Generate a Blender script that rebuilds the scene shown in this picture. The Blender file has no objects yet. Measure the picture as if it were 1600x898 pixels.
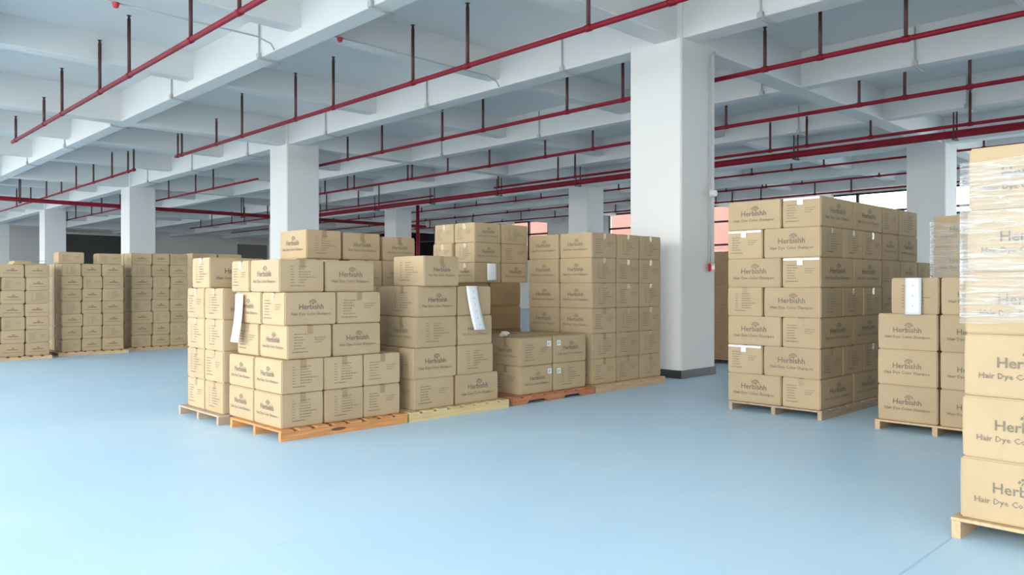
import bpy, bmesh, math, random
from mathutils import Matrix, Vector

random.seed(7)
SC = bpy.context.scene
COL = SC.collection
R = math.radians

# ------------------------------------------------------------------ camera, sky, light, exposure
cam = bpy.data.cameras.new('camera')
cam.sensor_width = 36.0
cam.lens = 1206.5 / 1600 * 36.0
cam.clip_end = 400
camo = bpy.data.objects.new('camera', cam)
COL.objects.link(camo)
camo.location = (0, 0, 1.3)
camo.rotation_euler = (R(90 - 0.11), 0, R(-44.19))
SC.camera = camo

world = bpy.data.worlds.new('sky')
SC.world = world
world.use_nodes = True
wn = world.node_tree.nodes
wn['Background'].inputs[0].default_value = (0.995, 0.985, 0.945, 1)     # bright overcast sky
wn['Background'].inputs[1].default_value = 6.0


def portal(name, loc, rot, sx, sy):
    """Guides the sky's light through the open bays; gives off no light itself."""
    l = bpy.data.lights.new(name, 'AREA')
    l.shape = 'RECTANGLE'
    l.size, l.size_y = sx, sy
    l.cycles.is_portal = True
    o = bpy.data.objects.new(name, l)
    COL.objects.link(o)
    o.location, o.rotation_euler = loc, rot
    return o


portal('sky_portal_left', (-6.4, 22, 2.7), (0, R(-90), 0), 5.6, 78)
portal('sky_portal_front', (10, -8.4, 2.7), (R(90), 0, 0), 36, 5.6)

SC.view_settings.view_transform = 'Standard'
SC.view_settings.look = 'None'
SC.view_settings.exposure = 0.47
SC.view_settings.gamma = 1.0
SC.view_settings.use_curve_mapping = False

# ------------------------------------------------------------------ materials
MATS = {}


def mat(name, col, rough=0.6, col2=None, scale=4.0, stretch=(1, 1, 1), bump=0.0, bscale=60.0, metal=0.0, vary=0.0, spec=0.5, detail=4.0, lo=0.35, hi=0.65):
    m = bpy.data.materials.new(name)
    m.use_nodes = True
    nt = m.node_tree
    b = nt.nodes['Principled BSDF']
    b.inputs['Roughness'].default_value = rough
    b.inputs['Metallic'].default_value = metal
    b.inputs['Specular IOR Level'].default_value = spec
    tc = nt.nodes.new('ShaderNodeTexCoord')
    mp = nt.nodes.new('ShaderNodeMapping')
    mp.inputs['Scale'].default_value = stretch
    nt.links.new(tc.outputs['Object'], mp.inputs[0])
    oi = nt.nodes.new('ShaderNodeObjectInfo')
    # each object starts at its own place in the noise
    ad = nt.nodes.new('ShaderNodeVectorMath'); ad.operation = 'ADD'
    cm = nt.nodes.new('ShaderNodeVectorMath'); cm.operation = 'SCALE'
    cm.inputs[0].default_value = (37.0, 61.0, 17.0)
    nt.links.new(oi.outputs['Random'], cm.inputs['Scale'])
    nt.links.new(mp.outputs[0], ad.inputs[0]); nt.links.new(cm.outputs[0], ad.inputs[1])
    n = nt.nodes.new('ShaderNodeTexNoise')
    n.inputs['Scale'].default_value = scale
    n.inputs['Detail'].default_value = detail
    nt.links.new(ad.outputs[0], n.inputs['Vector'])
    r = nt.nodes.new('ShaderNodeValToRGB')
    c2 = col2 or tuple(c * 0.92 for c in col)
    r.color_ramp.elements[0].position = lo
    r.color_ramp.elements[1].position = hi
    r.color_ramp.elements[0].color = (*c2, 1)
    r.color_ramp.elements[1].color = (*col, 1)
    nt.links.new(n.outputs['Fac'], r.inputs[0])
    out = r.outputs[0]
    if vary:
        mr = nt.nodes.new('ShaderNodeMapRange')
        mr.inputs['To Min'].default_value = 1 - vary
        mr.inputs['To Max'].default_value = 1 + vary
        nt.links.new(oi.outputs['Random'], mr.inputs[0])
        vm = nt.nodes.new('ShaderNodeVectorMath'); vm.operation = 'SCALE'
        nt.links.new(out, vm.inputs[0]); nt.links.new(mr.outputs[0], vm.inputs['Scale'])
        out = vm.outputs[0]
    nt.links.new(out, b.inputs['Base Color'])
    if bump:
        n2 = nt.nodes.new('ShaderNodeTexNoise')
        n2.inputs['Scale'].default_value = bscale
        nt.links.new(ad.outputs[0], n2.inputs['Vector'])
        bp = nt.nodes.new('ShaderNodeBump')
        bp.inputs['Strength'].default_value = bump
        bp.inputs['Distance'].default_value = 0.01
        nt.links.new(n2.outputs['Fac'], bp.inputs['Height'])
        nt.links.new(bp.outputs[0], b.inputs['Normal'])
    MATS[name] = m
    return m


mat('floor_epoxy', (0.56, 0.77, 0.935), 0.42, (0.52, 0.735, 0.915), scale=0.45, bump=0.03, bscale=3.0, detail=6, spec=0.2)
fm = MATS['floor_epoxy'].node_tree                       # pale worn patches and fine scuffs in the paint
fb = fm.nodes['Principled BSDF']
src = fb.inputs['Base Color'].links[0].from_socket
tcf = fm.nodes.new('ShaderNodeTexCoord')
for sc_, st_, lo_, hi_, amt_, col_ in ((1.1, (1, 1, 1), 0.55, 0.72, 0.35, (0.66, 0.82, 0.93)), (3.0, (5.0, 0.5, 1), 0.66, 0.74, 0.30, (0.70, 0.84, 0.93)), (2.2, (0.6, 4.0, 1), 0.66, 0.76, 0.30, (0.42, 0.60, 0.76))):
    mpf = fm.nodes.new('ShaderNodeMapping'); mpf.inputs['Scale'].default_value = st_
    nf = fm.nodes.new('ShaderNodeTexNoise'); nf.inputs['Scale'].default_value = sc_; nf.inputs['Detail'].default_value = 7
    rf = fm.nodes.new('ShaderNodeMapRange'); rf.inputs['From Min'].default_value = lo_; rf.inputs['From Max'].default_value = hi_; rf.inputs['To Max'].default_value = amt_
    mf = fm.nodes.new('ShaderNodeMix'); mf.data_type = 'RGBA'
    fm.links.new(tcf.outputs['Object'], mpf.inputs[0]); fm.links.new(mpf.outputs[0], nf.inputs['Vector']); fm.links.new(nf.outputs['Fac'], rf.inputs[0])
    fm.links.new(rf.outputs[0], mf.inputs['Factor']); fm.links.new(src, mf.inputs['A']); mf.inputs['B'].default_value = (*col_, 1)
    src = mf.outputs['Result']
fm.links.new(src, fb.inputs['Base Color'])
mat('white_paint', (0.80, 0.80, 0.79), 0.7, (0.77, 0.775, 0.77), scale=0.5, bump=0.05, bscale=8)
mat('wall_paint', (0.76, 0.755, 0.74), 0.75, (0.72, 0.715, 0.70), scale=0.4)
mat('red_paint', (0.26, 0.006, 0.022), 0.5, (0.21, 0.005, 0.018), scale=3, spec=0.3)
mat('riser_paint', (0.13, 0.045, 0.045), 0.5, (0.09, 0.04, 0.04), scale=3, spec=0.3)
mat('cardboard', (0.50, 0.382, 0.238), 0.8, (0.47, 0.355, 0.22), scale=3.0, vary=0.05, bump=0.06, bscale=40, spec=0.25)
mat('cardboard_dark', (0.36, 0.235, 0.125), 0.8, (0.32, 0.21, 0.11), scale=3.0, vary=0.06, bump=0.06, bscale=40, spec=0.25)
mat('ink', (0.18, 0.155, 0.125), 0.8, (0.22, 0.19, 0.15), scale=14)
mat('ink_brown', (0.24, 0.17, 0.10), 0.8, (0.28, 0.19, 0.115), scale=14)
mat('tape', (0.42, 0.30, 0.17), 0.25, (0.39, 0.27, 0.15), scale=6, spec=0.6)
mat('paper', (0.84, 0.87, 0.90), 0.55, (0.80, 0.84, 0.88), scale=8)
mat('wood_orange', (0.70, 0.34, 0.13), 0.7, (0.52, 0.23, 0.085), scale=5, stretch=(0.6, 9, 9), vary=0.1, bump=0.1)
mat('wood_grey', (0.52, 0.40, 0.29), 0.75, (0.42, 0.31, 0.22), scale=5, stretch=(0.6, 9, 9), vary=0.1, bump=0.1)
mat('wood_yellow', (0.70, 0.56, 0.31), 0.7, (0.60, 0.46, 0.235), scale=5, stretch=(0.6, 9, 9), vary=0.06, bump=0.1)
mat('wood_red', (0.50, 0.21, 0.105), 0.7, (0.40, 0.15, 0.07), scale=5, stretch=(0.6, 9, 9), vary=0.08, bump=0.1)
mat('wood_pale', (0.62, 0.44, 0.27), 0.7, (0.52, 0.35, 0.20), scale=5, stretch=(0.6, 9, 9), vary=0.08, bump=0.1)
mat('wood_knot', (0.16, 0.07, 0.03), 0.7)
mat('black_paint', (0.022, 0.024, 0.028), 0.4, (0.03, 0.03, 0.034), scale=12)
mat('frame_dark', (0.02, 0.02, 0.024), 0.45)
mat('conduit_grey', (0.52, 0.53, 0.53), 0.5)
mat('steel_dark', (0.06, 0.045, 0.045), 0.5)
mat('shutter_dark', (0.075, 0.08, 0.075), 0.55, (0.09, 0.095, 0.09), scale=3)
mat('shutter_grey', (0.26, 0.255, 0.24), 0.6, (0.24, 0.235, 0.22), scale=2)
mat('white_plastic', (0.82, 0.82, 0.80), 0.35)
mat('red_plastic', (0.62, 0.02, 0.06), 0.35)
mat('salmon_render', (0.26, 0.10, 0.085), 0.8, (0.24, 0.092, 0.078), scale=0.6)
mat('asphalt', (0.55, 0.55, 0.54), 0.9)

g = bpy.data.materials.new('window_glass'); g.use_nodes = True
nt = g.node_tree; nt.nodes.clear()
o_ = nt.nodes.new('ShaderNodeOutputMaterial'); tr = nt.nodes.new('ShaderNodeBsdfTransparent'); gl = nt.nodes.new('ShaderNodeBsdfGlossy')
mx = nt.nodes.new('ShaderNodeMixShader'); fr = nt.nodes.new('ShaderNodeFresnel'); fr.inputs[0].default_value = 1.3
tr.inputs[0].default_value = (0.95, 0.97, 0.97, 1); gl.inputs['Roughness'].default_value = 0.02
nt.links.new(fr.outputs[0], mx.inputs[0]); nt.links.new(tr.outputs[0], mx.inputs[1]); nt.links.new(gl.outputs[0], mx.inputs[2]); nt.links.new(mx.outputs[0], o_.inputs[0])
MATS['window_glass'] = g

g = bpy.data.materials.new('stretch_film'); g.use_nodes = True
nt = g.node_tree; nt.nodes.clear()
o_ = nt.nodes.new('ShaderNodeOutputMaterial'); tr = nt.nodes.new('ShaderNodeBsdfTransparent')
pb = nt.nodes.new('ShaderNodeBsdfPrincipled')
pb.inputs['Base Color'].default_value = (0.86, 0.88, 0.90, 1); pb.inputs['Roughness'].default_value = 0.14
tc = nt.nodes.new('ShaderNodeTexCoord'); mp = nt.nodes.new('ShaderNodeMapping'); mp.inputs['Scale'].default_value = (2.2, 2.2, 26); mp.inputs['Rotation'].default_value = (0.1, 0, 0)
nz = nt.nodes.new('ShaderNodeTexNoise'); nz.inputs['Scale'].default_value = 2.4; nz.inputs['Detail'].default_value = 5; nz.inputs['Distortion'].default_value = 0.7
bp = nt.nodes.new('ShaderNodeBump'); bp.inputs['Strength'].default_value = 0.9; bp.inputs['Distance'].default_value = 0.02
rp = nt.nodes.new('ShaderNodeValToRGB')
rp.color_ramp.elements[0].position = 0.42; rp.color_ramp.elements[0].color = (0.13,) * 3 + (1,)
rp.color_ramp.elements[1].position = 0.74; rp.color_ramp.elements[1].color = (0.58,) * 3 + (1,)
mx = nt.nodes.new('ShaderNodeMixShader')
L = nt.links.new
L(tc.outputs['Object'], mp.inputs[0]); L(mp.outputs[0], nz.inputs['Vector']); L(nz.outputs['Fac'], bp.inputs['Height']); L(bp.outputs[0], pb.inputs['Normal'])
L(nz.outputs['Fac'], rp.inputs[0]); L(rp.outputs[0], mx.inputs[0]); L(tr.outputs[0], mx.inputs[1]); L(pb.outputs[0], mx.inputs[2]); L(mx.outputs[0], o_.inputs[0])
MATS['stretch_film'] = g

# ------------------------------------------------------------------ helpers


def link(name, me, m=None, parent=None, loc=None, rot=None):
    o = bpy.data.objects.new(name, me)
    COL.objects.link(o)
    if m and me is not None and not me.materials:
        me.materials.append(MATS[m])
    if parent:
        o.parent = parent
    if loc is not None:
        o.location = loc
    if rot is not None:
        o.rotation_euler = rot
    return o


def empty(name, loc=(0, 0, 0)):
    o = bpy.data.objects.new(name, None)
    o.empty_display_size = 0.1
    COL.objects.link(o)
    o.location = loc
    return o


def tag(o, label=None, cat=None, group=None, kind=None):
    if label: o['label'] = label
    if cat: o['category'] = cat
    if group: o['group'] = group
    if kind: o['kind'] = kind
    return o


def bx(bm, x0, x1, y0, y1, z0, z1):
    v = [bm.verts.new(p) for p in ((x0, y0, z0), (x1, y0, z0), (x1, y1, z0), (x0, y1, z0), (x0, y0, z1), (x1, y0, z1), (x1, y1, z1), (x0, y1, z1))]
    for f in ((3, 2, 1, 0), (4, 5, 6, 7), (0, 1, 5, 4), (1, 2, 6, 5), (2, 3, 7, 6), (3, 0, 4, 7)):
        bm.faces.new([v[i] for i in f])
    return v


def done(bm, name, smooth=False):
    bmesh.ops.recalc_face_normals(bm, faces=bm.faces)
    me = bpy.data.meshes.new(name)
    bm.to_mesh(me); bm.free()
    if smooth:
        for p in me.polygons: p.use_smooth = True
    return me


def box_mesh(name, x0, x1, y0, y1, z0, z1, bev=0.0, seg=1):
    bm = bmesh.new()
    bx(bm, x0, x1, y0, y1, z0, z1)
    if bev:
        bmesh.ops.bevel(bm, geom=bm.edges[:], offset=bev, segments=seg, affect='EDGES')
    return done(bm, name)


def tube_mesh(name, pts, r, n=10, cap=True):
    bm = bmesh.new()
    pts = [Vector(p) for p in pts]
    rings = []
    for i, p in enumerate(pts):
        a = pts[max(i - 1, 0)]; b = pts[min(i + 1, len(pts) - 1)]
        t = (b - a).normalized()
        u = t.cross(Vector((0, 0, 1)))
        if u.length < 1e-3: u = t.cross(Vector((1, 0, 0)))
        u.normalize(); w = t.cross(u).normalized()
        rings.append([bm.verts.new(p + (u * math.cos(k * 2 * math.pi / n) + w * math.sin(k * 2 * math.pi / n)) * r) for k in range(n)])
    # keep rings aligned
    for i in range(1, len(rings)):
        best = min(range(n), key=lambda s: sum((rings[i][(k + s) % n].co - pts[i] - rings[i - 1][k].co + pts[i - 1]).length for k in range(n)))
        rings[i] = [rings[i][(k + best) % n] for k in range(n)]
    for a, b in zip(rings, rings[1:]):
        for k in range(n):
            bm.faces.new((a[k], a[(k + 1) % n], b[(k + 1) % n], b[k]))
    if cap:
        bm.faces.new(rings[0]); bm.faces.new(rings[-1])
    return done(bm, name, True)


def wall_with_holes(name, axis, pos, a0, a1, z1, holes, thick, m):
    """Wall in the plane axis=pos running a0..a1, from the floor to z1, with rectangular openings (a0,a1,z0,z1)."""
    As = sorted({a0, a1, *[h[0] for h in holes], *[h[1] for h in holes]})
    Zs = sorted({-0.02, z1, *[h[2] for h in holes], *[h[3] for h in holes]})
    bm = bmesh.new(); vs = {}

    def V(a, z):
        if (a, z) not in vs:
            vs[a, z] = bm.verts.new((pos, a, z) if axis == 'x' else (a, pos, z))
        return vs[a, z]
    for p, q in zip(As, As[1:]):
        for s, t in zip(Zs, Zs[1:]):
            ca, cz = (p + q) / 2, (s + t) / 2
            if any(h[0] < ca < h[1] and h[2] < cz < h[3] for h in holes): continue
            bm.faces.new((V(p, s), V(q, s), V(q, t), V(p, t)))
    o = link(name, done(bm, name), m)
    md = o.modifiers.new('thickness', 'SOLIDIFY'); md.thickness = thick; md.offset = 0
    return tag(o, kind='structure')


ORD = ['bottom', 'second', 'third', 'fourth', 'fifth', 'sixth', 'seventh', 'eighth', 'ninth']

# ------------------------------------------------------------------ the setting
XW, YW, XL, YF, ZS = 31.9, 56.0, -6.0, -8.0, 5.40
f = link('floor', box_mesh('floor', XL - 0.3, XW + 0.3, YF - 0.3, YW + 0.3, -0.15, 0), 'floor_epoxy')
tag(f, 'pale blue painted warehouse floor', kind='structure')
gnd = link('ground_outside', box_mesh('ground_outside', -120, 160, -120, 180, -0.35, -0.2), 'asphalt')
tag(gnd, 'grey ground outside the warehouse', kind='structure')
ceil = link('ceiling', box_mesh('ceiling', XL - 0.3, XW + 0.3, YF - 0.3, YW + 0.3, ZS, ZS + 0.2), 'white_paint')
tag(ceil, 'white concrete ceiling with a grid of beams', kind='structure')

AX = [1.68, 5.45, 9.28, 13.05, 16.82, 20.62, 24.36, 28.1]
AX_ALL = [-2.07] + AX
for x in AX_ALL:                                       # beams running away to the left
    w = 0.37 if abs(x - 9.28) < 0.1 or abs(x - 20.62) < 0.1 else 0.30
    link('beam', box_mesh('beam', x, x + w, YF, YW, 4.78, ZS + 0.05, 0.012), 'white_paint', ceil)
BY = [6.1 + 3.767 * k for k in range(-4, 14)]
for k, y in zip(range(-4, 14), BY):                    # beams running away to the right
    main = k % 3 == 0
    link('beam', box_mesh('beam', XL, XW, y + (0.07 if main else 0), y + (0.45 if main else 0.28), 4.775 if main else 4.93, ZS + 0.05, 0.012), 'white_paint', ceil)

# columns
PIL_NAMES = {(0, 0): 'big white square column nearest the camera with black skirting',
             (0, 1): 'white square column rising behind the orange-pallet stack',
             (0, 2): 'white square column rising behind the third far stack from left',
             (0, 3): 'white square column rising behind the second far stack from left',
             (0, 4): 'white square column at the far left edge of the picture',
             (1, 0): 'grey-lit column right, behind the short stack at right',
             (1, 1): 'grey-lit column just left of the big near column, behind',
             (1, 2): 'distant grey column above the stack in the middle, left',
             (1, 3): 'most distant grey column, hidden behind the second near column'}
PW = 0.89
for (r, k), lab in PIL_NAMES.items():
    x = 9.23 if r == 0 else 20.57
    y = 6.10 + 11.3 * k
    p = link('column', box_mesh('column', 0, PW, 0, PW, 0, ZS + 0.05, 0.02), 'white_paint', None, (x, y, 0))
    tag(p, lab, 'column', 'white concrete columns', 'structure')
    link('skirting', box_mesh('skirting', -0.012, PW + 0.012, -0.012, PW + 0.012, 0.0, 0.115), 'black_paint', p)

# walls
W_R = [(7.0, 9.95, 3.98, 5.05), (10.7, 16.6, 2.8, 5.05), (18.3, 25.45, 2.8, 5.05), (29.8, 36.0, 2.8, 5.05), (40.0, 47.0, 2.8, 5.05), (-7.5, 5.2, -0.02, 5.3)]  # last opening is out of view, widened to brighten the rear floor
wall_with_holes('wall_right', 'x', XW, YF, YW, ZS + 0.1, W_R, 0.25, 'wall_paint')
D_B = [(13.9, 17.6, -0.02, 4.72), (25.6, 28.0, -0.02, 4.5)]
wall_with_holes('wall_back', 'y', YW, XL, XW, ZS + 0.1, D_B, 0.25, 'wall_paint')
H_L = [(-4.6, 3.9, -0.02, 5.3), (5.0, 14.6, 0.6, 5.0), (17.0, 26.0, 0.8, 4.7), (27.6, 38.4, -0.02, 5.3), (39.5, 50.0, -0.02, 5.3)]
wall_with_holes('wall_left', 'x', XL - 0.1, YF, YW, ZS + 0.1, H_L, 0.25, 'white_paint')
H_F = [(-5.6, -1.2, -0.02, 5.3), (21.9, 30.5, 0.9, 4.7)]
wall_with_holes('wall_front', 'y', YF, XL, XW, ZS + 0.1, H_F, 0.25, 'white_paint')

# windows of the right wall: dark frames, mullions and panes
for n, (a, b, z0, z1) in enumerate(W_R, 1):
    w = link('window_%d' % n, box_mesh('window_frame', XW - 0.10, XW + 0.02, a, b, z1 - 0.07, z1), 'frame_dark')
    tag(w, kind='structure')
    ys = [a + (b - a) * i / max(1, round((b - a) / 1.75)) for i in range(max(1, round((b - a) / 1.75)) + 1)]
    for y in ys:
        link('mullion', box_mesh('mullion', XW - 0.10, XW + 0.02, max(a, y - 0.06), min(b, y + 0.06), z0, z1), 'frame_dark', w)
    for z in (z0, 3.16, 4.23):
        if z0 <= z < z1:
            link('transom', box_mesh('transom', XW - 0.10, XW + 0.02, a, b, z, z + 0.09), 'frame_dark', w)
    for y, y2 in zip(ys, ys[1:]):
        link('pane', box_mesh('pane', XW - 0.045, XW - 0.035, y + 0.05, y2 - 0.05, z0 + 0.08, z1 - 0.06), 'window_glass', w)

# roller shutters in the back wall, built slat by slat
for n, (a, b, z0, z1) in enumerate(D_B, 1):
    m = 'shutter_dark' if n == 1 else 'shutter_grey'
    d = link('door_%d' % n, box_mesh('shutter_box', a - 0.1, b + 0.1, YW - 0.42, YW - 0.13, z1 - 0.06, z1 + 0.06), 'wall_paint')
    tag(d, 'dark closed roller shutter in the back wall' if n == 1 else 'grey closed roller shutter in the back wall', kind='structure')
    link('shutter_backing', box_mesh('shutter_backing', a - 0.02, b + 0.02, YW - 0.02, YW + 0.05, 0, z1 + 0.02), m, d)
    sl = box_mesh('slat', a, b, YW - 0.06, YW - 0.02, 0, 0.142, 0.012)
    for k in range(int((z1 - 0.02) / 0.15)):
        link('slat', sl, m, d, (0, 0, 0.01 + k * 0.15))

jt = mat('joint_filler', (0.44, 0.62, 0.78), 0.5)
fj = link('trim_1', box_mesh('floor_joint', 2.9, XW, -0.005, 0.005, 0.0, 0.0012), 'joint_filler', None, (0, 1.275, 0))
tag(fj, 'thin filled joint across the painted floor', kind='structure')

# the salmon building across the yard
nb = link('neighbouring_building', box_mesh('neighbouring_building', 0, 10, 0, 55, -0.2, 16), 'salmon_render', None, (46, 24, 0))
tag(nb, 'salmon pink rendered building seen outside through the windows', 'building')
for k in range(6):
    for j in range(4):
        link('ledge', box_mesh('ledge', -0.12, 0.0, 1 + k * 9, 8 + k * 9, 3.6 + j * 3.6, 3.75 + j * 3.6), 'salmon_render', nb)

# ------------------------------------------------------------------ sprinkler pipes
PZ = 4.70
HEAD = None


def head_mesh():
    bm = bmesh.new()
    bmesh.ops.create_cone(bm, cap_ends=True, segments=8, radius1=0.022, radius2=0.016, depth=0.05, matrix=Matrix.Translation((0, 0, 0.025)))
    bmesh.ops.create_cone(bm, cap_ends=True, segments=10, radius1=0.034, radius2=0.034, depth=0.006, matrix=Matrix.Translation((0, 0, 0.0525)))
    return done(bm, 'sprinkler_head')


HEAD = head_mesh()
HEAD.materials.append(MATS['steel_dark'])
RISER = {}


def riser(p, y, top, z):
    h = round(top - z, 2)
    if h not in RISER:
        RISER[h] = tube_mesh('riser', [(0, 0, 0), (0, 0, h)], 0.026, 8)
    o = link('riser', RISER[h], 'riser_paint', p, (0, y, 0))
    link('sprinkler_head', HEAD, None, o, (0, 0, h))
    # the tee fitting on the pipe
    if 'tee' not in RISER:
        RISER['tee'] = tube_mesh('tee_fitting', [(0, -0.045, 0), (0, 0.045, 0)], 0.044, 10)
    link('tee_fitting', RISER['tee'], 'red_paint', p, (0, y, 0))


def branch(x, y0, y1, rs, label, r=0.036, z=4.70):
    p = link('sprinkler_pipe', tube_mesh('sprinkler_pipe', [(0, y0, 0), (0, y1, 0)], r, 12), 'red_paint', None, (x, 0, z))
    tag(p, label, 'pipe', 'red sprinkler branch pipes')
    for y, t in rs: riser(p, y, t, z)
    return p


def around(lines, top=5.45, d=0.7):
    out = []
    for k in lines:
        out += [(6.1 + 3.767 * k + 0.14 - d, top), (6.1 + 3.767 * k + 0.14 + d, top)]
    return out


branch(3.91, -7.70, 19.59, [(19.26, 4.88), (16.96, 4.88), (15.72, 5.19), (13.54, 5.20), (12.16, 5.25), (9.87, 5.25), (8.48, 5.25), (6.51, 5.25), (4.86, 5.25)],
       'red sprinkler pipe at upper left, nearest the camera', z=4.42)
branch(7.18, -7.70, 19.04, [(18.90, 4.90), (18.66, 4.90), (16.71, 4.92), (15.45, 5.25), (13.20, 5.23), (11.87, 5.25), (9.57, 5.25), (8.29, 5.25), (6.06, 5.25), (4.86, 5.25)],
       'long red sprinkler pipe crossing above the stacks to the big column', z=4.42)
branch(7.18, 21.98, 42.21, [(21.97, 4.92), (22.42, 4.92), (23.76, 5.06), (25.48, 5.06), (27.26, 5.06), (28.94, 5.06), (30.83, 5.06), (33.03, 5.06), (35.24, 5.06)],
       'far section of red sprinkler pipe above the far left stacks', 0.03, z=4.42)
branch(10.37, -7.70, 18.35, [(3.53, 5.11), (4.63, 5.11), (5.44, 4.97), (8.00, 5.06), (9.25, 5.06), (11.50, 5.08), (12.79, 5.06), (15.01, 5.02), (16.48, 4.92), (1.47, 5.11)],
       'red sprinkler pipe just behind the big column, highest at right', z=4.42)
branch(10.37, 21.29, 42.21, around([5, 6, 7, 8, 9, 10], 5.05), 'far section of the pipe behind the big column, left side', 0.03, z=4.42)
branch(13.58, -7.70, 23.86, [(3.68, 5.06), (4.64, 5.06), (5.38, 4.93), (7.94, 5.02), (11.33, 5.02), (12.82, 5.02), (14.81, 5.02), (16.51, 4.97), (18.14, 4.97), (18.35, 4.97), (21.20, 4.97), (21.59, 4.97), (22.98, 4.97), (1.47, 5.06)],
       'second red sprinkler pipe behind the big column', z=4.42)
branch(16.70, -7.70, 17.98, [(4.52, 5.02), (6.38, 4.91), (7.76, 5.02), (8.63, 5.02), (11.56, 5.02), (14.59, 5.02), (15.25, 5.02), (17.80, 5.02), (2.66, 5.02)],
       'thin red sprinkler pipe running just above the thick red main', 0.034, z=4.42)
branch(16.70, 21.10, 42.21, around([5, 6, 7, 8, 9], 5.05), 'far thin sprinkler pipe in line with the thick red main', 0.03, z=4.42)
branch(21.6, -4, 48, [(9.54, 5.12), (10.5, 5.12), (11.76, 5.12)] + around([0, 2, 3, 4, 5, 6, 7, 8], 5.12), 'thin sprinkler pipe below the thick main, first of three behind it', 0.03)
branch(24.75, -4, 48, [(9.2, 5.12), (11.66, 5.12), (12.94, 5.12)] + around([0, 2, 3, 4, 5, 6, 7, 8], 5.12), 'thin sprinkler pipe, second of three behind the thick main', 0.03)
branch(28.0, -4, 48, [(11.37, 5.12), (12.7, 5.12), (14.85, 5.12), (16.1, 5.12)] + around([0, 3, 4, 5, 6, 7, 8], 5.12), 'thin sprinkler pipe nearest the far windows', 0.03)


# thick mains with hangers
tm = link('fire_main', tube_mesh('fire_main', [(17.3, -7.7, 4.365), (17.3, 30.6, 4.365), (17.3, 30.75, 4.365)], 0.078, 14), 'red_paint')
tag(tm, 'thick red fire main running across the hall above the stacks', 'pipe', 'thick red fire mains')
STRAP = box_mesh('strap', -0.02, 0.02, -0.025, 0.025, -0.115, -0.085)
for y in (1.6, 4.95, 8.3, 11.7, 15.0, 18.4, 21.9, 25.4):
    h = link('hanger', tube_mesh('hanger_rod', [(0, 0, -0.1), (0, 0, 1.0)], 0.018, 6), 'steel_dark', tm, (17.2, y, 4.365))
    link('hanger_rod', tube_mesh('hanger_rod', [(0, 0, -0.1), (0, 0, 1.0)], 0.018, 6), 'steel_dark', h, (0.2, 0, 0))
    link('strap', box_mesh('strap', -0.03, 0.23, -0.03, 0.03, -0.125, -0.095), 'steel_dark', h)
tb = link('fire_main', tube_mesh('fire_main', [(-4, 30.95, 4.28), (24.0, 30.95, 4.28)], 0.075, 14), 'red_paint')
tag(tb, 'thick dark red fire main crossing above the far left stacks', 'pipe', 'thick red fire mains')
for x in (2, 6.4, 10.6, 14.4, 18, 21.8):
    h = link('hanger', tube_mesh('hanger_rod', [(0, 0, -0.1), (0, 0, 0.95)], 0.02, 6), 'steel_dark', tb, (x, 30.85, 4.28))
    link('hanger_rod', tube_mesh('hanger_rod', [(0, 0, -0.1), (0, 0, 0.95)], 0.02, 6), 'steel_dark', h, (0, 0.2, 0))
    link('strap', box_mesh('strap', -0.03, 0.03, -0.03, 0.23, -0.125, -0.095), 'steel_dark', h)
dp = link('fire_main', tube_mesh('fire_main', [(19.3, 25.4, 4.6), (19.3, 25.4, 0.0)], 0.07, 12), 'red_paint')
tag(dp, 'dark red standpipe dropping beside the distant middle column', 'pipe', 'thick red fire mains')


# ------------------------------------------------------------------ conduits on the beams
def conduit(xb, y, w, label, run=0.0):
    """Thin conduit: along the beam soffit crossing, down the beam face and under it."""
    pts = []
    if run:
        pts += [(-run, 0, 0.93 - 0.78), (-0.22, 0, 0.93 - 0.78), (-0.10, 0, 0.11), (-0.03, 0, 0.04)]
        pts = [(-run, 0, 0.165), (-0.20, 0, 0.165), (-0.09, 0, 0.14), (-0.035, 0, 0.07), (-0.022, 0, 0.0), (-0.022, 0, -0.02)]
        pts = [(px, 0, pz + 0.0) for px, _, pz in pts]
    else:
        pts = [(-0.022, 0, 0.60)]
    pts += [(-0.022, 0, -0.015), (-0.012, 0, -0.026), (w * 0.5, 0, -0.03), (w + 0.03, 0, -0.03)]
    o = link('electrical_conduit', tube_mesh('electrical_conduit', pts, 0.013, 6), 'conduit_grey', None, (xb, y, 4.78))
    tag(o, label, 'conduit', 'grey conduits under the beams')
    link('junction_box', box_mesh('junction_box', -0.05, -0.005, -0.04, 0.04, -0.02, 0.06, 0.006), 'conduit_grey', o)


BEAMDESC = {1.68: 'the beam at the top left corner', 5.45: 'the upper left beam', 9.28: 'the beam over the column row', 13.05: 'the first beam behind the big column', 16.82: 'the second beam behind the big column'}
for xb, ys, w in ((1.68, [7.85], 0.3), (5.45, [8.1, 11.1, 14.6, 18.0, 21.6, 25.4], 0.3), (9.28, [4.92, 8.37, 11.9, 15.65, 19.6, 23.3, 27.0], 0.37),
                  (13.05, [4.3, 6.9, 12.5, 16.1], 0.3), (16.82, [4.6, 8.0, 11.7], 0.3)):
    for i, y in enumerate(ys):
        n = ['nearest', 'second', 'third', 'fourth', 'fifth', 'sixth', 'farthest'][i if i < len(ys) - 1 else (6 if len(ys) > 1 else 0)]
        conduit(xb, y, w, 'thin grey conduit, %s one on %s' % (n, BEAMDESC[xb]))

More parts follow.
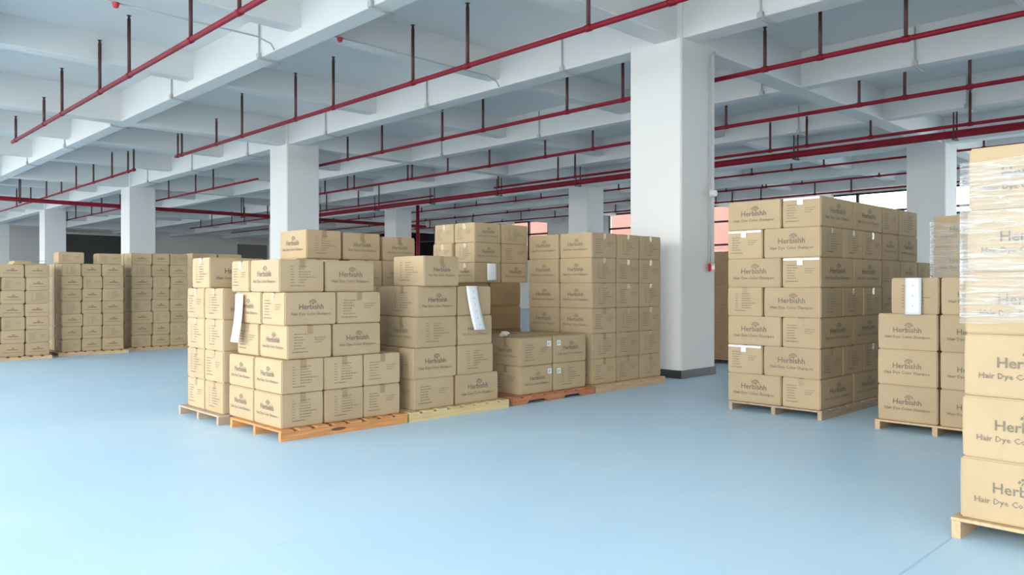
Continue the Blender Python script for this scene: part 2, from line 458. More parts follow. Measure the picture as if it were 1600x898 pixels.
# two little red detectors with their thin cable runs under the ceiling
for x, y, lab in ((6.05, 9.82, 'small red detector on a thin cable above the long red pipe'), (3.25, 10.6, 'small red detector at the top edge, upper left')):
    bm = bmesh.new()
    bmesh.ops.create_cone(bm, cap_ends=True, segments=12, radius1=0.03, radius2=0.05, depth=0.06, matrix=Matrix.Translation((0, 0, -0.03)))
    d = link('detector', done(bm, 'detector'), 'red_plastic', None, (x, y, 4.915))
    tag(d, lab, 'detector', 'red ceiling detectors')
    link('cable', tube_mesh('cable', [(-0.35, 0, 0.0), (2.9, 0, 0.0), (3.12, 0, -0.06), (3.18, 0, -0.14)] if x > 5 else [(-0.4, 0, 0), (1.9, 0, 0.0), (2.12, 0, -0.06), (2.17, 0, -0.14)], 0.012, 6), 'conduit_grey', d)

# fittings on the big column
c = link('electrical_conduit', tube_mesh('electrical_conduit', [(0, -0.02, 1.6), (0, -0.02, 2.2), (0, -0.02, 4.55), (0.02, -0.02, 4.68), (0.12, -0.02, 4.74)], 0.013, 8), 'conduit_grey', None, (9.96, 6.10, 0))
tag(c, 'thin grey conduit running down the big column', 'conduit')
sp = link('sounder', box_mesh('sounder_base', -0.05, 0.05, -0.03, 0, -0.05, 0.05, 0.01, 2), 'white_plastic', None, (9.96, 6.075, 2.65))
tag(sp, 'small round white sounder on the big column', 'sounder')
bm = bmesh.new()
bmesh.ops.create_cone(bm, cap_ends=True, segments=16, radius1=0.06, radius2=0.045, depth=0.06, matrix=Matrix.Translation((0, -0.055, 0)) @ Matrix.Rotation(R(90), 4, 'X'))
link('sounder_horn', done(bm, 'sounder_horn'), 'white_plastic', sp)
link('sounder_grille', box_mesh('sounder_grille', 0.03, 0.07, -0.075, -0.03, -0.03, 0.03, 0.008), 'black_paint', sp)
cp = link('fire_call_point', box_mesh('call_point_housing', -0.06, 0.06, -0.05, 0, -0.06, 0.06, 0.01, 2), 'red_plastic', None, (9.97, 6.095, 1.57))
tag(cp, 'red fire alarm call point on the big column', 'alarm')
link('call_point_plate', box_mesh('call_point_plate', -0.035, 0.035, -0.055, -0.048, -0.03, 0.03), 'white_plastic', cp)

# ------------------------------------------------------------------ pallets


def pallet(x0, y0, dx, dy, m, label, h=0.09, notched=False, stain=False):
    p = empty('pallet', (x0, y0, 0))
    tag(p, label, 'pallet', 'wooden pallets under the stacks')
    sh = h - 0.018
    if notched:
        prof = [(0, 0), (0.22, 0), (0.26, 0.035), (0.52, 0.035), (0.56, 0), (dx - 0.56, 0), (dx - 0.52, 0.035), (dx - 0.26, 0.035), (dx - 0.22, 0), (dx, 0), (dx, sh), (0, sh)]
    else:
        prof = [(0, 0), (dx, 0), (dx, sh), (0, sh)]
    bm = bmesh.new()
    a = [bm.verts.new((u, 0, v)) for u, v in prof]; b = [bm.verts.new((u, 0.042, v)) for u, v in prof]
    bm.faces.new(a); bm.faces.new(b[::-1])
    for i in range(len(prof)):
        j = (i + 1) % len(prof)
        bm.faces.new((a[i], b[i], b[j], a[j]))
    st = done(bm, 'stringer')
    for y in (0, dy / 2 - 0.021, dy - 0.042):
        s = link('stringer', st, m, p, (0, y, 0))
        if stain and y == 0:
            bm = bmesh.new()
            bmesh.ops.create_circle(bm, cap_ends=True, segments=14, radius=1, matrix=Matrix.Translation((0.55, -0.0015, 0.042)) @ Matrix.Rotation(R(90), 4, 'X') @ Matrix.Diagonal((0.075, 0.014, 1, 1)))
            link('wood_knot', done(bm, 'wood_knot'), 'wood_knot', s)
    n = 8
    bw = dx / (n + (n - 1) * 0.45)
    db = box_mesh('deck_board', 0, bw, -0.004, dy + 0.004, sh, h, 0.003)
    for i in range(n):
        link('deck_board', db, m, p, (i * bw * 1.45, 0, 0))
    return p


pallet(3.10, 5.95, 1.30, 0.97, 'wood_orange', 'orange wooden pallet under the front left stack', stain=True)
pallet(3.05, 7.06, 1.30, 0.95, 'wood_grey', 'weathered grey pallet under the stack left of the orange pallet')
pallet(4.47, 7.06, 1.28, 0.95, 'wood_grey', 'grey pallet hidden behind the orange and yellow pallets')
pallet(4.43, 5.95, 1.31, 0.97, 'wood_yellow', 'pale yellow pallet right of the orange pallet')
pallet(5.83, 5.99, 1.38, 0.97, 'wood_red', 'red-brown notched pallet under the low two-layer stack', notched=True)
pallet(7.25, 6.00, 1.45, 1.0, 'wood_pale', 'pale pallet under the stack beside the big column')
pallet(5.98, 7.18, 1.25, 0.98, 'wood_grey', 'pallet under the tall rear stack, hidden behind the low stack')
pallet(7.34, 3.26, 1.55, 1.0, 'wood_grey', 'grey-brown pallet under the tall stack right of the big column')
pallet(9.0, 3.30, 1.75, 1.0, 'wood_grey', 'pallet of the dark stack behind the tall right stack')
pallet(7.28, 1.74, 1.30, 1.0, 'wood_pale', 'brown pallet under the short stack near the right edge')
pallet(8.75, 1.74, 1.30, 1.0, 'wood_pale', 'pallet of the film-wrapped stack behind the short right stack')
pallet(4.42, 0.08, 1.30, 1.2, 'wood_pale', 'brown pallet at the right edge, nearest the camera', h=0.105)
pallet(11.5, 6.5, 1.25, 1.1, 'wood_grey', 'pallet in the dark gap beside the big column')
pallet(2.40, 15.76, 1.36, 1.0, 'wood_pale', 'pallet under the leftmost far stack', h=0.06)
pallet(3.93, 16.05, 1.22, 1.0, 'wood_pale', 'pallet under the second far stack from left', h=0.07)
pallet(5.24, 16.36, 1.25, 1.0, 'wood_pale', 'pallet under the third far stack from left', h=0.07)
pallet(6.85, 17.3, 1.25, 1.0, 'wood_pale', 'pallet of the far stack hidden behind the left front stack', h=0.07)

# ------------------------------------------------------------------ printing on the cartons


def text_mesh(body, width, x, y, bold=0.0, res=2):
    cu = bpy.data.curves.new('lettering', 'FONT')
    cu.body = body
    cu.align_x = 'CENTER'
    cu.resolution_u = res
    cu.offset = bold
    ob = bpy.data.objects.new('lettering', cu)
    COL.objects.link(ob)
    dg = bpy.context.evaluated_depsgraph_get()
    me = bpy.data.meshes.new_from_object(ob.evaluated_get(dg))
    bpy.data.objects.remove(ob)
    xs = [v.co.x for v in me.vertices]
    s = width / (max(xs) - min(xs)); cx = (max(xs) + min(xs)) / 2
    for v in me.vertices:
        v.co = Vector(((v.co.x - cx) * s + x, v.co.y * s + y, 0))
    return me


def rect(bm, x0, x1, y0, y1):
    bm.faces.new([bm.verts.new(p) for p in ((x0, y0, 0), (x1, y0, 0), (x1, y1, 0), (x0, y1, 0))])


def arc(bm, cx, cy, r0, r1, a0, a1, n=8):
    pr = None
    for i in range(n + 1):
        a = R(a0 + (a1 - a0) * i / n)
        q = (bm.verts.new((cx + r1 * math.cos(a), cy + r1 * math.sin(a), 0)), bm.verts.new((cx + r0 * math.cos(a), cy + r0 * math.sin(a), 0)))
        if pr: bm.faces.new((pr[0], q[0], q[1], pr[1]))
        pr = q


# logo panel: unit = face width, origin = face centre, heights scaled for a 0.52-aspect face
bm = bmesh.new()
for me in (text_mesh('Herbishh', 0.47, 0.0, -0.010, 0.012), text_mesh('Hair Dye Color Shampoo', 0.76, 0.0, -0.112, 0.010, 1)):
    bm.from_mesh(me)
for k in range(5):                                       # the arched leaf emblem over the name
    arc(bm, 0.03, 0.082, 0.060, 0.078, 18 + k * 30, 40 + k * 30, 3)
arc(bm, 0.03, 0.082, 0.038, 0.048, 10, 170, 8)
arc(bm, 0.03, 0.082, 0.0, 0.022, 0, 180, 6)
LOGO = done(bm, 'printed_logo'); LOGO.materials.append(MATS['ink'])
bm = bmesh.new()                                         # far cartons: the same lines, too small to read
rect(bm, -0.22, 0.22, -0.01, 0.035); rect(bm, -0.37, 0.37, -0.115, -0.095); arc(bm, 0.02, 0.05, 0.02, 0.06, 0, 180, 6)
LOGO_FAR = done(bm, 'printed_logo'); LOGO_FAR.materials.append(MATS['ink_brown'])


def words(bm, x0, x1, y, h, rnd):
    x = x0
    while x < x1 - 0.01:
        w = rnd.uniform(0.02, 0.06)
        rect(bm, x, min(x + w, x1), y, y + h)
        x += w + 0.014


def text_panel(seed):
    rnd = random.Random(seed)
    bm = bmesh.new()
    if seed % 2:
        for k in range(6):
            words(bm, -0.36, -0.08 - rnd.uniform(0, 0.1), 0.20 - k * 0.075, 0.020, rnd)
        words(bm, -0.40, -0.06, -0.27, 0.024, rnd)
        for k in range(3):
            words(bm, 0.10, 0.36 - 0.04 * k, 0.10 - k * 0.06, 0.016, rnd)
    else:
        for k in range(7):
            words(bm, -0.26, -0.18, 0.24 - k * 0.072, 0.016, rnd)
            words(bm, -0.08, 0.08 + (0.25 if k in (4,) else rnd.uniform(-0.05, 0.12)), 0.24 - k * 0.072, 0.020, rnd)
        words(bm, -0.26, 0.05, -0.28, 0.022, rnd)
    return done(bm, 'printed_text')


TEXTS = [text_panel(i) for i in range(1, 5)]
for t in TEXTS: t.materials.append(MATS['ink'])

# ------------------------------------------------------------------ cartons
BODY = {}
TAPE = {}


def body_mesh(dx, dy, h, var, m, bev):
    key = (round(dx, 3), round(dy, 3), round(h, 3), var, m, bev)
    if key in BODY: return BODY[key]
    rnd = random.Random(int(dx * 1e3) * 7 + int(dy * 1e3) * 13 + int(h * 1e3) * 29 + var)
    bm = bmesh.new()
    bx(bm, -dx / 2, dx / 2, -dy / 2, dy / 2, 0, h)
    bmesh.ops.subdivide_edges(bm, edges=bm.edges[:], cuts=2, use_grid_fill=True)
    for v in bm.verts:                                   # slightly bulging walls and tired corners
        x, y, z = v.co
        ex, ey, ez = abs(abs(x) - dx / 2) < 1e-4, abs(abs(y) - dy / 2) < 1e-4, z < 1e-4 or z > h - 1e-4
        if ex + ey + ez == 1:
            b = rnd.uniform(0.0, 0.004)
            if ex: v.co.x += math.copysign(b, x)
            if ey: v.co.y += math.copysign(b, y)
        elif ex + ey + ez == 3:
            v.co.x -= math.copysign(rnd.uniform(0, 0.003), x); v.co.y -= math.copysign(rnd.uniform(0, 0.003), y)
    es = [e for e in bm.edges if len(e.link_faces) == 2 and e.calc_face_angle() > 0.9]
    bmesh.ops.bevel(bm, geom=es, offset=bev, segments=2, affect='EDGES')
    me = done(bm, 'carton')
    me.materials.append(MATS[m])
    BODY[key] = me
    return me


def tape_mesh(dx, dy, h):
    """Strip along the top seam, folded down both short ends."""
    key = (round(dx, 3), round(dy, 3), round(h, 3))
    if key in TAPE: return TAPE[key]
    bm = bmesh.new()
    lx = dx >= dy
    l, w, e, d = (dx if lx else dy) / 2, 0.026, 0.0028, 0.075
    prof = [(-l - e, h - d), (-l - e - 0.001, h - 0.004), (-l + 0.004, h + e * 0.3), (l - 0.004, h + e * 0.3), (l + e + 0.001, h - 0.004), (l + e, h - d)]
    pr = None
    for u, z in prof:
        q = (bm.verts.new((u, -w, z) if lx else (-w, u, z)), bm.verts.new((u, w, z) if lx else (w, u, z)))
        if pr: bm.faces.new((pr[0], q[0], q[1], pr[1]))
        pr = q
    me = done(bm, 'packing_tape'); me.materials.append(MATS['tape'])
    TAPE[key] = me
    return me


M_X = Matrix(((0, 0, -1), (-1, 0, 0), (0, 1, 0))).to_euler()
M_Y = Matrix(((1, 0, 0), (0, 0, -1), (0, 1, 0))).to_euler()
N_BOX = [0]
GLARE_PATCH = box_mesh('glare_patch', -0.03, 0.03, -0.05, 0.012, 0, 0.0012)
STICK = box_mesh('sticker', -0.032, 0.032, -0.030, 0.030, 0, 0.0012)


def carton(label, group, x0, y0, z0, dx, dy, h, fx=None, fy=None, m='cardboard', far=False, jit=0.006, rz=None, stickers=()):
    """fx / fy: what the face towards -X / -Y shows: 'logo', 'text' or nothing."""
    N_BOX[0] += 1
    rnd = random.Random(N_BOX[0] * 13 + 5)
    gap = 0.011
    dx, dy = dx - gap, dy - gap
    hh = h - 0.002
    o = link('carton', body_mesh(dx, dy, hh, N_BOX[0] % 3, m, 0.013 if far else 0.0085), None, None,
             (x0 + gap / 2 + dx / 2 + rnd.uniform(-jit, jit) * 0.35, y0 + gap / 2 + dy / 2 + rnd.uniform(-jit, jit) * 0.35, z0))
    o.rotation_euler.z = R(rnd.uniform(-0.35, 0.35)) if rz is None else R(rz)
    if far: o.rotation_euler.z *= 0.4
    tag(o, label, 'box', group)
    for ax, what in (('x', fx), ('y', fy)):
        if not what: continue
        fw = dy if ax == 'x' else dx
        loc = (-dx / 2 - 0.0052, 0, hh / 2) if ax == 'x' else (0, -dy / 2 - 0.0052, hh / 2)
        if what == 'logo':
            p = link('printed_logo', LOGO_FAR if far else LOGO, None, o, loc, M_X if ax == 'x' else M_Y)
            p.scale = (fw, hh * 1.75, 1)
            if not far: p.scale = (fw, min(fw, hh * 1.95), 1)
        else:
            p = link('printed_text', TEXTS[rnd.randrange(4)], None, o, loc, M_X if ax == 'x' else M_Y)
            p.scale = (fw, hh * 1.15, 1)
        tag(p, kind='stuff')
    if not far:
        link('packing_tape', tape_mesh(dx, dy, hh), None, o)
    for ax, u, v in stickers:
        loc = (-dx / 2 - 0.0065, -u, v) if ax == 'x' else (u, -dy / 2 - 0.0065, v)
        s = link('sticker', STICK, 'paper', o, loc, M_X if ax == 'x' else M_Y)
        s['label'] = 'small white paper sticker'
        bm = bmesh.new(); rect(bm, -0.022, 0.016, 0.008, 0.013); rect(bm, -0.022, 0.02, -0.004, 0.001); rect(bm, -0.022, 0.008, -0.016, -0.011)
        q = link('sticker_print', done(bm, 'sticker_print'), 'ink', s, (0, 0, 0.0016))
    return o


def white_glare(o, dy, h, dx):  # white strip and patch stand in for glare off the film and tape
    s = link('tape_glare', box_mesh('tape_glare', -dy * 0.46, dy * 0.46, -0.012, 0.010, 0, 0.0012, 0), 'white_plastic', o, (-dx / 2 - 0.007, 0, h - 0.016), M_X)
    link('glare_patch', GLARE_PATCH, 'white_plastic', s, (-0.01, -0.01, 0.0013))
    s['label'] = 'painted white glare of the tape along the top edge'


def lab(look, k, n, col, where):
    row = 'top' if k == n - 1 else ORD[k]
    return '%s, %s layer, %s, %s' % (look, row, col, where)


# --- stack on the orange pallet
W, G = 'stack on the orange pallet', 'cartons on the orange pallet'
for k, z in enumerate((0.092, 0.382)):
    for i, cx in enumerate(('front corner', 'right face middle', 'right face end')):
        for j in range(2):
            if j and i: continue
            col = cx if j == 0 else 'left face rear'
            carton(lab('carton', k, 5, col, W), G, 3.14 + i * 0.412, 6.02 + j * 0.515, z, 0.412, 0.515, 0.288, 'logo' if i == 0 else None, 'text' if j == 0 else None)
carton(lab('carton', 2, 5, 'front corner', W), G, 3.205, 6.04, 0.672, 0.44, 0.52, 0.288, 'logo', 'text')
carton(lab('carton', 2, 5, 'right face end', W), G, 3.652, 6.045, 0.672, 0.515, 0.44, 0.288, None, 'logo')
carton(lab('carton behind the paper', 2, 5, 'left face rear', W), G, 3.20, 6.57, 0.672, 0.44, 0.43, 0.288, 'text')
carton(lab('carton', 2, 5, 'hidden back corner', W), G, 3.652, 6.50, 0.672, 0.515, 0.50, 0.288)
carton(lab('carton', 3, 5, 'front corner', W), G, 3.185, 6.05, 0.962, 0.512, 0.43, 0.285, 'text', 'logo')
carton(lab('carton', 3, 5, 'right face end', W), G, 3.70, 6.06, 0.962, 0.48, 0.50, 0.285, None, 'text')
carton(lab('carton behind the paper', 3, 5, 'left face rear', W), G, 3.185, 6.49, 0.962, 0.50, 0.515, 0.285, 'logo')
carton(lab('carton', 4, 5, 'front corner', W), G, 3.165, 6.10, 1.249, 0.44, 0.56, 0.283, 'logo', 'text')
carton(lab('carton', 4, 5, 'right face end', W), G, 3.612, 6.105, 1.249, 0.528, 0.44, 0.283, None, 'logo')
carton(lab('carton', 4, 5, 'left face rear', W), G, 3.165, 6.67, 1.249, 0.50, 0.375, 0.283, 'text')

# --- stack on the grey pallet, left
W, G = 'stack on the grey pallet', 'cartons on the grey pallet'
for k in range(4):
    for j, cx in ((0, 'near column'), (1, 'far left column')):
        carton(lab('carton', k, 6, cx, W), G, 3.10, 7.08 + j * 0.425, 0.092 + k * 0.297, 0.60, 0.425, 0.297, 'text', 'logo' if j == 0 else None)
    carton(lab('carton', k, 6, 'hidden right column', W), G, 3.72, 7.09, 0.092 + k * 0.297, 0.62, 0.44, 0.297, None, None)
carton('single carton with logo sitting on top of the grey-pallet stack, left', G, 3.10, 7.40, 1.282, 0.58, 0.41, 0.297, 'text', 'logo', rz=1.0)
carton(lab('carton', 4, 6, 'hidden right column', W), G, 3.86, 7.10, 1.282, 0.52, 0.56, 0.30, None, 'logo')
carton('highest carton at left, pale logo face, above the orange-pallet stack', G, 3.98, 7.10, 1.584, 0.42, 0.57, 0.297, 'logo', 'text', rz=0)

# --- stack behind the orange and yellow pallets
W, G = 'half-hidden stack behind the orange pallet', 'cartons of the half-hidden stack'
for k in range(5):
    for i, cx in enumerate(('left column', 'middle column', 'right column')):
        if k < 3 and i == 2: continue
        carton(lab('carton', k, 6, cx, W), G, 4.485 + i * 0.43, 7.10, 0.092 + k * 0.298, 0.43, 0.56, 0.298, 'text' if i == 0 else None, 'logo')
carton('highest carton row, middle one, logo facing right, above orange pallet', G, 4.42, 7.105, 1.584, 0.475, 0.56, 0.288, None, 'logo', rz=0)
carton('highest carton row, right end, logo facing right, above orange pallet', G, 4.93, 7.115, 1.584, 0.45, 0.56, 0.265, None, 'logo', rz=0.4)

# --- stack on the yellow pallet
W, G = 'stack on the yellow pallet', 'cartons on the yellow pallet'
YP = [(0.092, 4.53, 0.515, 5.06, 0.595, 'text', 'text', 'logo'), (0.393, 4.515, 0.56, 5.085, 0.50, 'text', 'logo', 'text'),
      (0.695, 4.555, 0.525, 5.09, 0.475, 'logo', 'text', 'logo'), (0.998, 4.565, 0.515, 5.09, 0.465, 'text', 'logo', None)]
for k, (z, xa, da, xb, db, fx, fa, fb) in enumerate(YP):
    carton(lab('carton', k, 5, 'left', W), G, xa, 6.02, z, da, 0.50, 0.301, fx, fa)
    carton(lab('carton', k, 5, 'right', W) if k < 3 else 'fourth layer carton under the hanging paper, stack on the yellow pallet', G, xb, 6.02, z, db, 0.50, 0.301, None, fb)
    carton(lab('carton', k, 5, 'hidden back row', W), G, 4.60, 6.535, z, 0.80, 0.42, 0.301)
carton('single pale taped carton on top of the stack on the yellow pallet', G, 4.60, 5.97, 1.301, 0.465, 0.50, 0.297, 'text', 'logo', rz=1.5)

# --- low stack on the red pallet
W, G = 'low stack on the red-brown pallet', 'cartons on the red-brown pallet'
carton(lab('carton with sticker', 0, 3, 'left', W), G, 6.02, 6.05, 0.092, 0.525, 0.52, 0.313, 'text', 'logo', stickers=[('y', 0.20, 0.235)])
carton(lab('carton with sticker', 0, 3, 'right', W), G, 6.555, 6.05, 0.092, 0.58, 0.52, 0.313, None, 'text', stickers=[('y', -0.20, 0.225)])
carton('top left carton with sticker, low stack on the red-brown pallet', G, 6.02, 6.05, 0.407, 0.525, 0.52, 0.313, 'logo', 'text', stickers=[('y', 0.19, 0.235)])
carton('top right carton with sticker, low stack on the red-brown pallet', G, 6.555, 6.05, 0.407, 0.58, 0.52, 0.313, None, 'logo', stickers=[('y', -0.21, 0.235)])
for k in range(2):
    for i, cx in enumerate(('left', 'right')):
        carton(lab('carton', k, 2, 'back row ' + cx, W), G, 6.02 + i * 0.56, 6.585, 0.092 + k * 0.315, 0.55, 0.42, 0.313)

# --- tall stack beside the big column
W, G = 'stack beside the big column', 'cartons of the stack beside the big column'
for k in range(6):
    z = 0.092 + k * 0.3115
    for i, cx in enumerate(('front corner', 'right face middle', 'right face end')):
        carton(lab('carton', k, 6, cx, W), G, 7.275 + i * 0.485, 6.08, z, 0.485, 0.545, 0.3115, 'logo' if i == 0 else None, 'text')
    carton(lab('carton', k, 6, 'left face rear', W), G, 7.275, 6.63, z, 0.485, 0.545, 0.3115, 'logo')

# --- tall rear stack
W, G = 'tall rear stack behind the low stack', 'cartons of the tall rear stack'
for k in range(2):
    for i, cx in enumerate(('left', 'right')):
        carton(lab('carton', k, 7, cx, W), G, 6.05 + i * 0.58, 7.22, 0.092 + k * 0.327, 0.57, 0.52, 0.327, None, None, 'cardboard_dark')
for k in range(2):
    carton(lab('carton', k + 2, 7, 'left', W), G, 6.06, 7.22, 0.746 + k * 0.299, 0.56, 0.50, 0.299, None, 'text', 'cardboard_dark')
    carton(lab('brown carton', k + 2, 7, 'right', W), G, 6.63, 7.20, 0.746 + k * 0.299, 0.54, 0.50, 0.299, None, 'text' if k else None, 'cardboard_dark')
for k in range(3):
    z = 1.345 + k * 0.251
    carton(lab('carton', k + 4, 7, 'front corner', W), G, 6.355, 7.20, z, 0.455, 0.40, 0.25, 'logo' if k == 0 else 'text', None if k == 0 else 'logo')
    carton(lab('carton', k + 4, 7, 'right face end', W), G, 6.82, 7.20, z, 0.485, 0.45, 0.25, None, 'logo' if k == 0 else 'text')
    carton(lab('carton', k + 4, 7, 'left face rear', W), G, 6.355 - (0.03 if k == 1 else 0), 7.605, z, 0.455, 0.40, 0.25, 'text')

# --- tall stack right of the big column: two brick-laid layer patterns in turn
W, G = 'tall stack right of the big column', 'cartons of the tall right stack'
for k in range(7):
    z = 0.092 + k * 0.2985
    if k % 2 == 0:
        for i, cx in enumerate(('front corner', 'right face end')):
            o = carton(lab('carton', k, 7, cx, W), G, 7.36 + i * 0.78, 3.275, z, 0.775, 0.405, 0.2985, 'text' if i == 0 else None, 'logo')
            if i == 0 and k in (4, 6): white_glare(o, 0.405, 0.2965, 0.764)
        carton(lab('long carton', k, 7, 'left face rear', W), G, 7.36, 3.685, z, 0.52, 0.605, 0.2985, 'logo')
    else:
        for i, cx in enumerate(('front corner', 'right face middle', 'right face end')):
            carton(lab('carton', k, 7, cx, W), G, 7.36 + i * 0.52, 3.275, z, 0.517, 0.605, 0.2985, 'logo' if i == 0 else None, 'text')
        o = carton(lab('short-end carton', k, 7, 'left face rear', W), G, 7.36, 3.885, z, 0.775, 0.405, 0.2985, 'text')
        if k in (1, 5): white_glare(o, 0.405, 0.2965, 0.764)

# --- dark stack behind it
W, G = 'dark stack behind the tall right stack', 'cartons of the dark stack at right'
for k in range(5):
    for i, cx in enumerate(('left', 'middle', 'right')):
        carton(lab('carton', k, 7, cx, W), G, 9.03 + i * 0.575, 3.32, 0.092 + k * 0.300, 0.57, 0.45, 0.300, None, 'logo' if (k + i) % 2 else 'text')
for k in (5, 6):
    for i, (cx, x, d) in enumerate((('left', 9.03, 0.50), ('right', 9.54, 0.63))):
        carton(lab('carton', k, 7, cx, W), G, x, 3.32, 1.592 + (k - 5) * 0.302, d, 0.45, 0.302, None, 'text' if k == 6 else 'logo')

# --- short stack near the right edge
W, G = 'short stack near the right edge', 'cartons of the short right stack'
for k in range(3):
    for j, cx in ((0, 'right column'), (1, 'left column')):
        carton(lab('carton', k, 4, cx, W), G, 7.30, 1.70 + j * 0.517, 0.092 + k * 0.3205, 0.46, 0.512, 0.3205, 'logo', None)
for k in range(3):
    for j, cx in ((0, 'hidden back right'), (1, 'hidden back left')):
        carton(lab('carton', k, 4, cx, W), G, 7.77, 1.70 + j * 0.517, 0.092 + k * 0.3205, 0.78, 0.512, 0.3205)
carton(lab('carton', 3, 4, 'hidden back', W), G, 7.85, 1.71, 1.054, 0.7, 0.88, 0.32)
carton(lab('carton behind the white paper', 3, 4, 'left column', W), G, 7.30, 2.21, 1.054, 0.52, 0.405, 0.32, 'text')
carton(lab('carton', 3, 4, 'right column', W), G, 7.30, 1.69, 1.054, 0.46, 0.512, 0.32, 'logo')

# --- film-wrapped stack behind it
W, G = 'film-wrapped stack behind the short stack', 'cartons of the wrapped stack behind'
for k in range(6):
    carton(lab('carton', k, 6, 'left column', W), G, 8.78, 2.13, 0.092 + k * 0.3225, 0.50, 0.59, 0.3225, 'logo')
    carton(lab('carton', k, 6, 'hidden right column', W), G, 8.78, 1.72, 0.092 + k * 0.3225, 0.60, 0.40, 0.3225)
    carton(lab('carton', k, 6, 'hidden back', W), G, 9.39, 1.74, 0.092 + k * 0.3225, 0.62, 0.96, 0.3225)

# --- film-wrapped stack at the right edge of the picture
W, G = 'film-wrapped stack at right edge', 'cartons of the wrapped stack at the right edge'
for k in range(6):
    z = 0.107 + k * 0.3165
    off = (0.022, 0.012, 0.004, -0.002, -0.01, -0.018)[k]
    carton(lab('large carton', k, 6, 'left column', W), G, 4.45, 0.66 + off, z, 0.42, 0.575, 0.3165, 'logo', None, rz=0)
    carton(lab('large carton', k, 6, 'column beyond the frame', W), G, 4.45, 0.085, z, 0.42, 0.55, 0.3165, 'logo', None, rz=0)
    for j, cx in ((0, 'hidden right rear'), (1, 'hidden left rear')):
        carton(lab('large carton', k, 6, cx, W), G, 4.88, 0.085 + j * 0.57, z, 0.78, 0.56, 0.3165, None, 'text' if j == 0 else None, rz=0)

# --- stack glimpsed beside the big column
W, G = 'dark stack in the gap beside the big column', 'cartons in the dark gap'
for k in range(6):  # darker cardboard here puts the shade of the gap into the colour
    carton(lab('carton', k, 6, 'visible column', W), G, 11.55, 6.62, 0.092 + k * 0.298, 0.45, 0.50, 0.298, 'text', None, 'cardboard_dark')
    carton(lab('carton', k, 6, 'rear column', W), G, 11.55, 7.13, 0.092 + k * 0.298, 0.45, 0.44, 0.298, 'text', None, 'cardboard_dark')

# --- far stacks on the left
for W, G, x0, y0, z0, xs, h, n in (('leftmost far stack', 'cartons of the leftmost far stack', 0, 15.8, 0.062, (2.45, 2.97, 3.35, 3.735), 0.2315, 7),
                                   ('second far stack from left', 'cartons of the second far stack', 0, 16.09, 0.072, (3.99, 4.34, 4.69, 5.08), 0.2355, 7),
                                   ('third far stack from left', 'cartons of the third far stack', 0, 16.40, 0.072, (5.31, 5.72, 6.07, 6.44), 0.237, 8)):
    for k in range(n):
        s = 0.012 * ((k * 7) % 3 - 1)
        cuts = [xs[0], xs[1] + s, xs[2] + s * 0.6, xs[3]]
        for i, cx in enumerate(('left', 'middle', 'right')):
            carton(lab('carton', k, n, cx, W), G, cuts[i], y0, z0 + k * h, cuts[i + 1] - cuts[i], 0.45, h, 'text' if i == 0 else None, 'logo' if (i + k) % 3 else 'text', far=True)
        for i, cx in ((0, 'left rear'), (2, 'right rear')):
            carton(lab('carton', k, n, cx, W), G, cuts[i], y0 + 0.46, z0 + k * h, cuts[i + 1] - cuts[i], 0.5, h, far=True)
W, G = 'second far stack from left', 'cartons of the second far stack'
carton('loose carton standing on the left of the second far stack', G, 3.95, 16.12, 1.722, 0.44, 0.36, 0.215, None, 'text', far=True, rz=2)
carton('loose carton standing on the right of the second far stack', G, 4.63, 16.12, 1.722, 0.42, 0.36, 0.205, None, 'text', far=True, rz=-2)
W, G = 'far stack behind the left front stack', 'cartons of the far stack behind'
for k in range(6):
    for i, cx in enumerate(('left', 'right')):
        carton(lab('carton', k, 6, cx, W), G, 6.90 + i * 0.58, 17.32, 0.072 + k * 0.327, 0.57, 0.5, 0.327, None, None, far=True)


# flattened cartons and open flaps lying on the far stacks
def flaps(x, y, z, dx, dy, lab_, tilt, m):
    bm = bmesh.new()
    bx(bm, 0, dx, 0, dy, 0, 0.02)
    bx(bm, 0.02, dx * 0.55, 0.02, dy - 0.02, 0.021, 0.06)
    o = link('flattened_carton', done(bm, 'flattened_carton'), m, None, (x, y, z), (0, R(tilt), R(4)))
    tag(o, lab_, 'box', 'flattened cartons on the far stacks')
    link('open_flap', box_mesh('open_flap', dx * 0.5, dx, 0, dy * 0.8, 0.022, 0.028), 'cardboard_dark', o, None, (0, R(-5), 0))


flaps(3.18, 15.86, 1.684, 0.52, 0.34, 'flattened carton with open flap on the leftmost far stack', 0, 'cardboard')


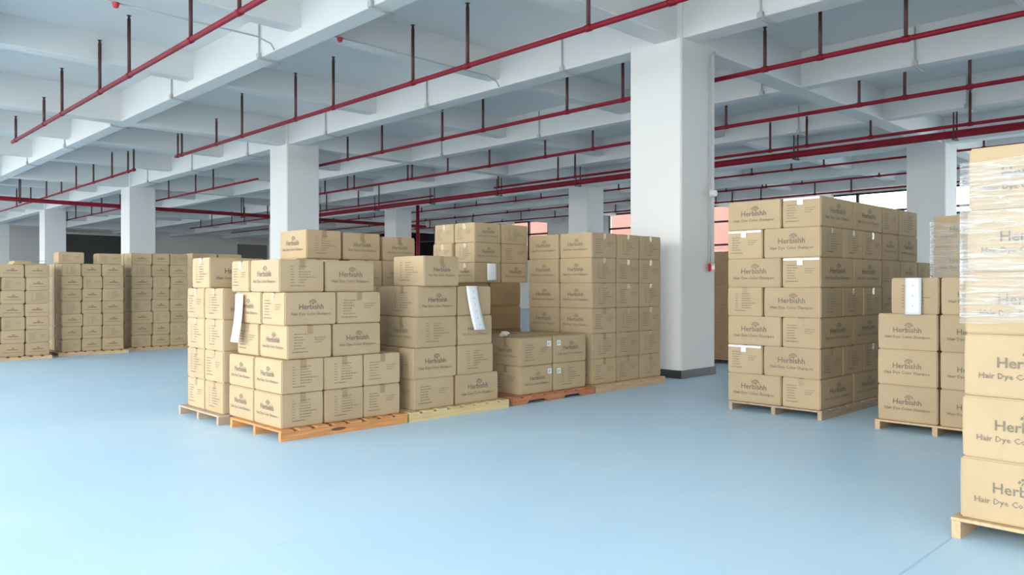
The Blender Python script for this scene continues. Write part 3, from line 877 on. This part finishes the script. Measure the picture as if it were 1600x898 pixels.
# ------------------------------------------------------------------ papers hanging on the stacks
def sheet(name, label, x, y, z, w, h, face, bow, skew=0.0, lines=5, m='paper'):
    """A sheet hanging from its top edge at z: bends out by bow towards the bottom; face is the side it hangs on."""
    bm = bmesh.new()
    n, k = 8, 4
    vs = []
    for i in range(n + 1):
        t = i / n
        row = []
        for j in range(k + 1):
            s = j / k
            d = 0.010 + bow * t * t + 0.012 * math.sin(s * math.pi) * (1 - 0.4 * t)
            u = (s - 0.5) * w + skew * t
            row.append(bm.verts.new((-d, -u, -t * h) if face == 'x' else (u, -d, -t * h)))
        vs.append(row)
    for i in range(n):
        for j in range(k):
            bm.faces.new((vs[i][j], vs[i][j + 1], vs[i + 1][j + 1], vs[i + 1][j]))
    o = link(name, done(bm, name, True), m, None, (x, y, z))
    md = o.modifiers.new('thickness', 'SOLIDIFY'); md.thickness = 0.0008
    tag(o, label, 'paper', 'paper sheets on the stacks')
    if lines:
        bm = bmesh.new()
        rnd = random.Random(len(label))
        for q in range(lines):
            t = (q + 0.7) / (lines + 0.6)
            d = 0.012 + bow * t * t + 0.012
            wd = w * 0.09
            u0, zz = skew * t - wd / 2, -t * h
            ps = [(u0, zz), (u0 + wd, zz), (u0 + wd, zz - h * 0.035), (u0, zz - h * 0.03)]
            bm.faces.new([bm.verts.new((-d - 0.003, -u, v) if face == 'x' else (u, -d - 0.003, v)) for u, v in ps])
        link('handwriting', done(bm, 'handwriting'), 'conduit_grey', o)
    return o


sheet('paper_sheet', 'long white paper hanging on the left face, orange-pallet stack', 3.17, 6.86, 1.225, 0.16, 0.44, 'x', 0.05, 0.0, 0)
sheet('paper_sheet', 'long curled white paper hanging on the stack on the yellow pallet', 5.255, 6.01, 1.30, 0.155, 0.45, 'y', 0.06, 0.06, 6)
sheet('paper_sheet', 'small bluish document sleeve on the tall rear stack', 6.63, 7.19, 1.585, 0.17, 0.215, 'y', 0.004, 0.0, 2)
sheet('paper_sheet', 'white paper strip hanging on the short stack at right', 7.29, 2.415, 1.372, 0.135, 0.325, 'x', 0.006, 0.0, 3)

# crumpled film on the low stack
bm = bmesh.new()
bmesh.ops.create_icosphere(bm, subdivisions=2, radius=0.06)
for v in bm.verts:
    v.co *= random.uniform(0.7, 1.25); v.co.z = max(v.co.z * 0.6, -0.03)
o = link('crumpled_film', done(bm, 'crumpled_film'), 'white_plastic', None, (5.92 + 0.2, 6.42, 0.751))
tag(o, 'scrap of crumpled white film on the low stack', 'plastic film')


# ------------------------------------------------------------------ stretch film
def film(label, x, y0, y1, z0, z1, back, seed):
    """Film drawn across the -X face and round the +Y corner of a stack, with horizontal wrinkles."""
    rnd = random.Random(seed)
    bm = bmesh.new()
    path = [(x, y0 + (y1 - y0) * i / 14) for i in range(15)] + [(x + back * i / 6, y1) for i in range(1, 7)]
    n = 44
    ph = [rnd.uniform(0, 6.28) for _ in range(n + 1)]
    vs = []
    for i in range(n + 1):
        z = z0 + (z1 - z0) * i / n
        row = []
        for j, (px, py) in enumerate(path):
            a = 0.004 * math.sin(ph[i] + j * 0.45) + rnd.uniform(-0.0015, 0.0015)
            if j < 15: q = (px - 0.006 - max(0, a) , py + (0.008 if j == 14 else 0), z + 0.012 * math.sin(j * 0.6 + seed))
            else: q = (px, py + 0.012 + max(0, a), z + 0.012 * math.sin(j * 0.6 + seed))
            row.append(bm.verts.new(q))
        vs.append(row)
    for i in range(n):
        for j in range(len(path) - 1):
            bm.faces.new((vs[i][j], vs[i][j + 1], vs[i + 1][j + 1], vs[i + 1][j]))
    o = link('stretch_film', done(bm, 'stretch_film', True), 'stretch_film')
    return tag(o, label, 'plastic film', 'stretch film round stacks')


film('clear wrinkled stretch film round the upper cartons at the right edge', 4.437, 0.12, 1.238, 1.12, 1.94, 0.42, 3)
film('clear stretch film on the wrapped stack behind the short stack', 8.765, 2.14, 2.735, 1.30, 1.96, 0.5, 5)
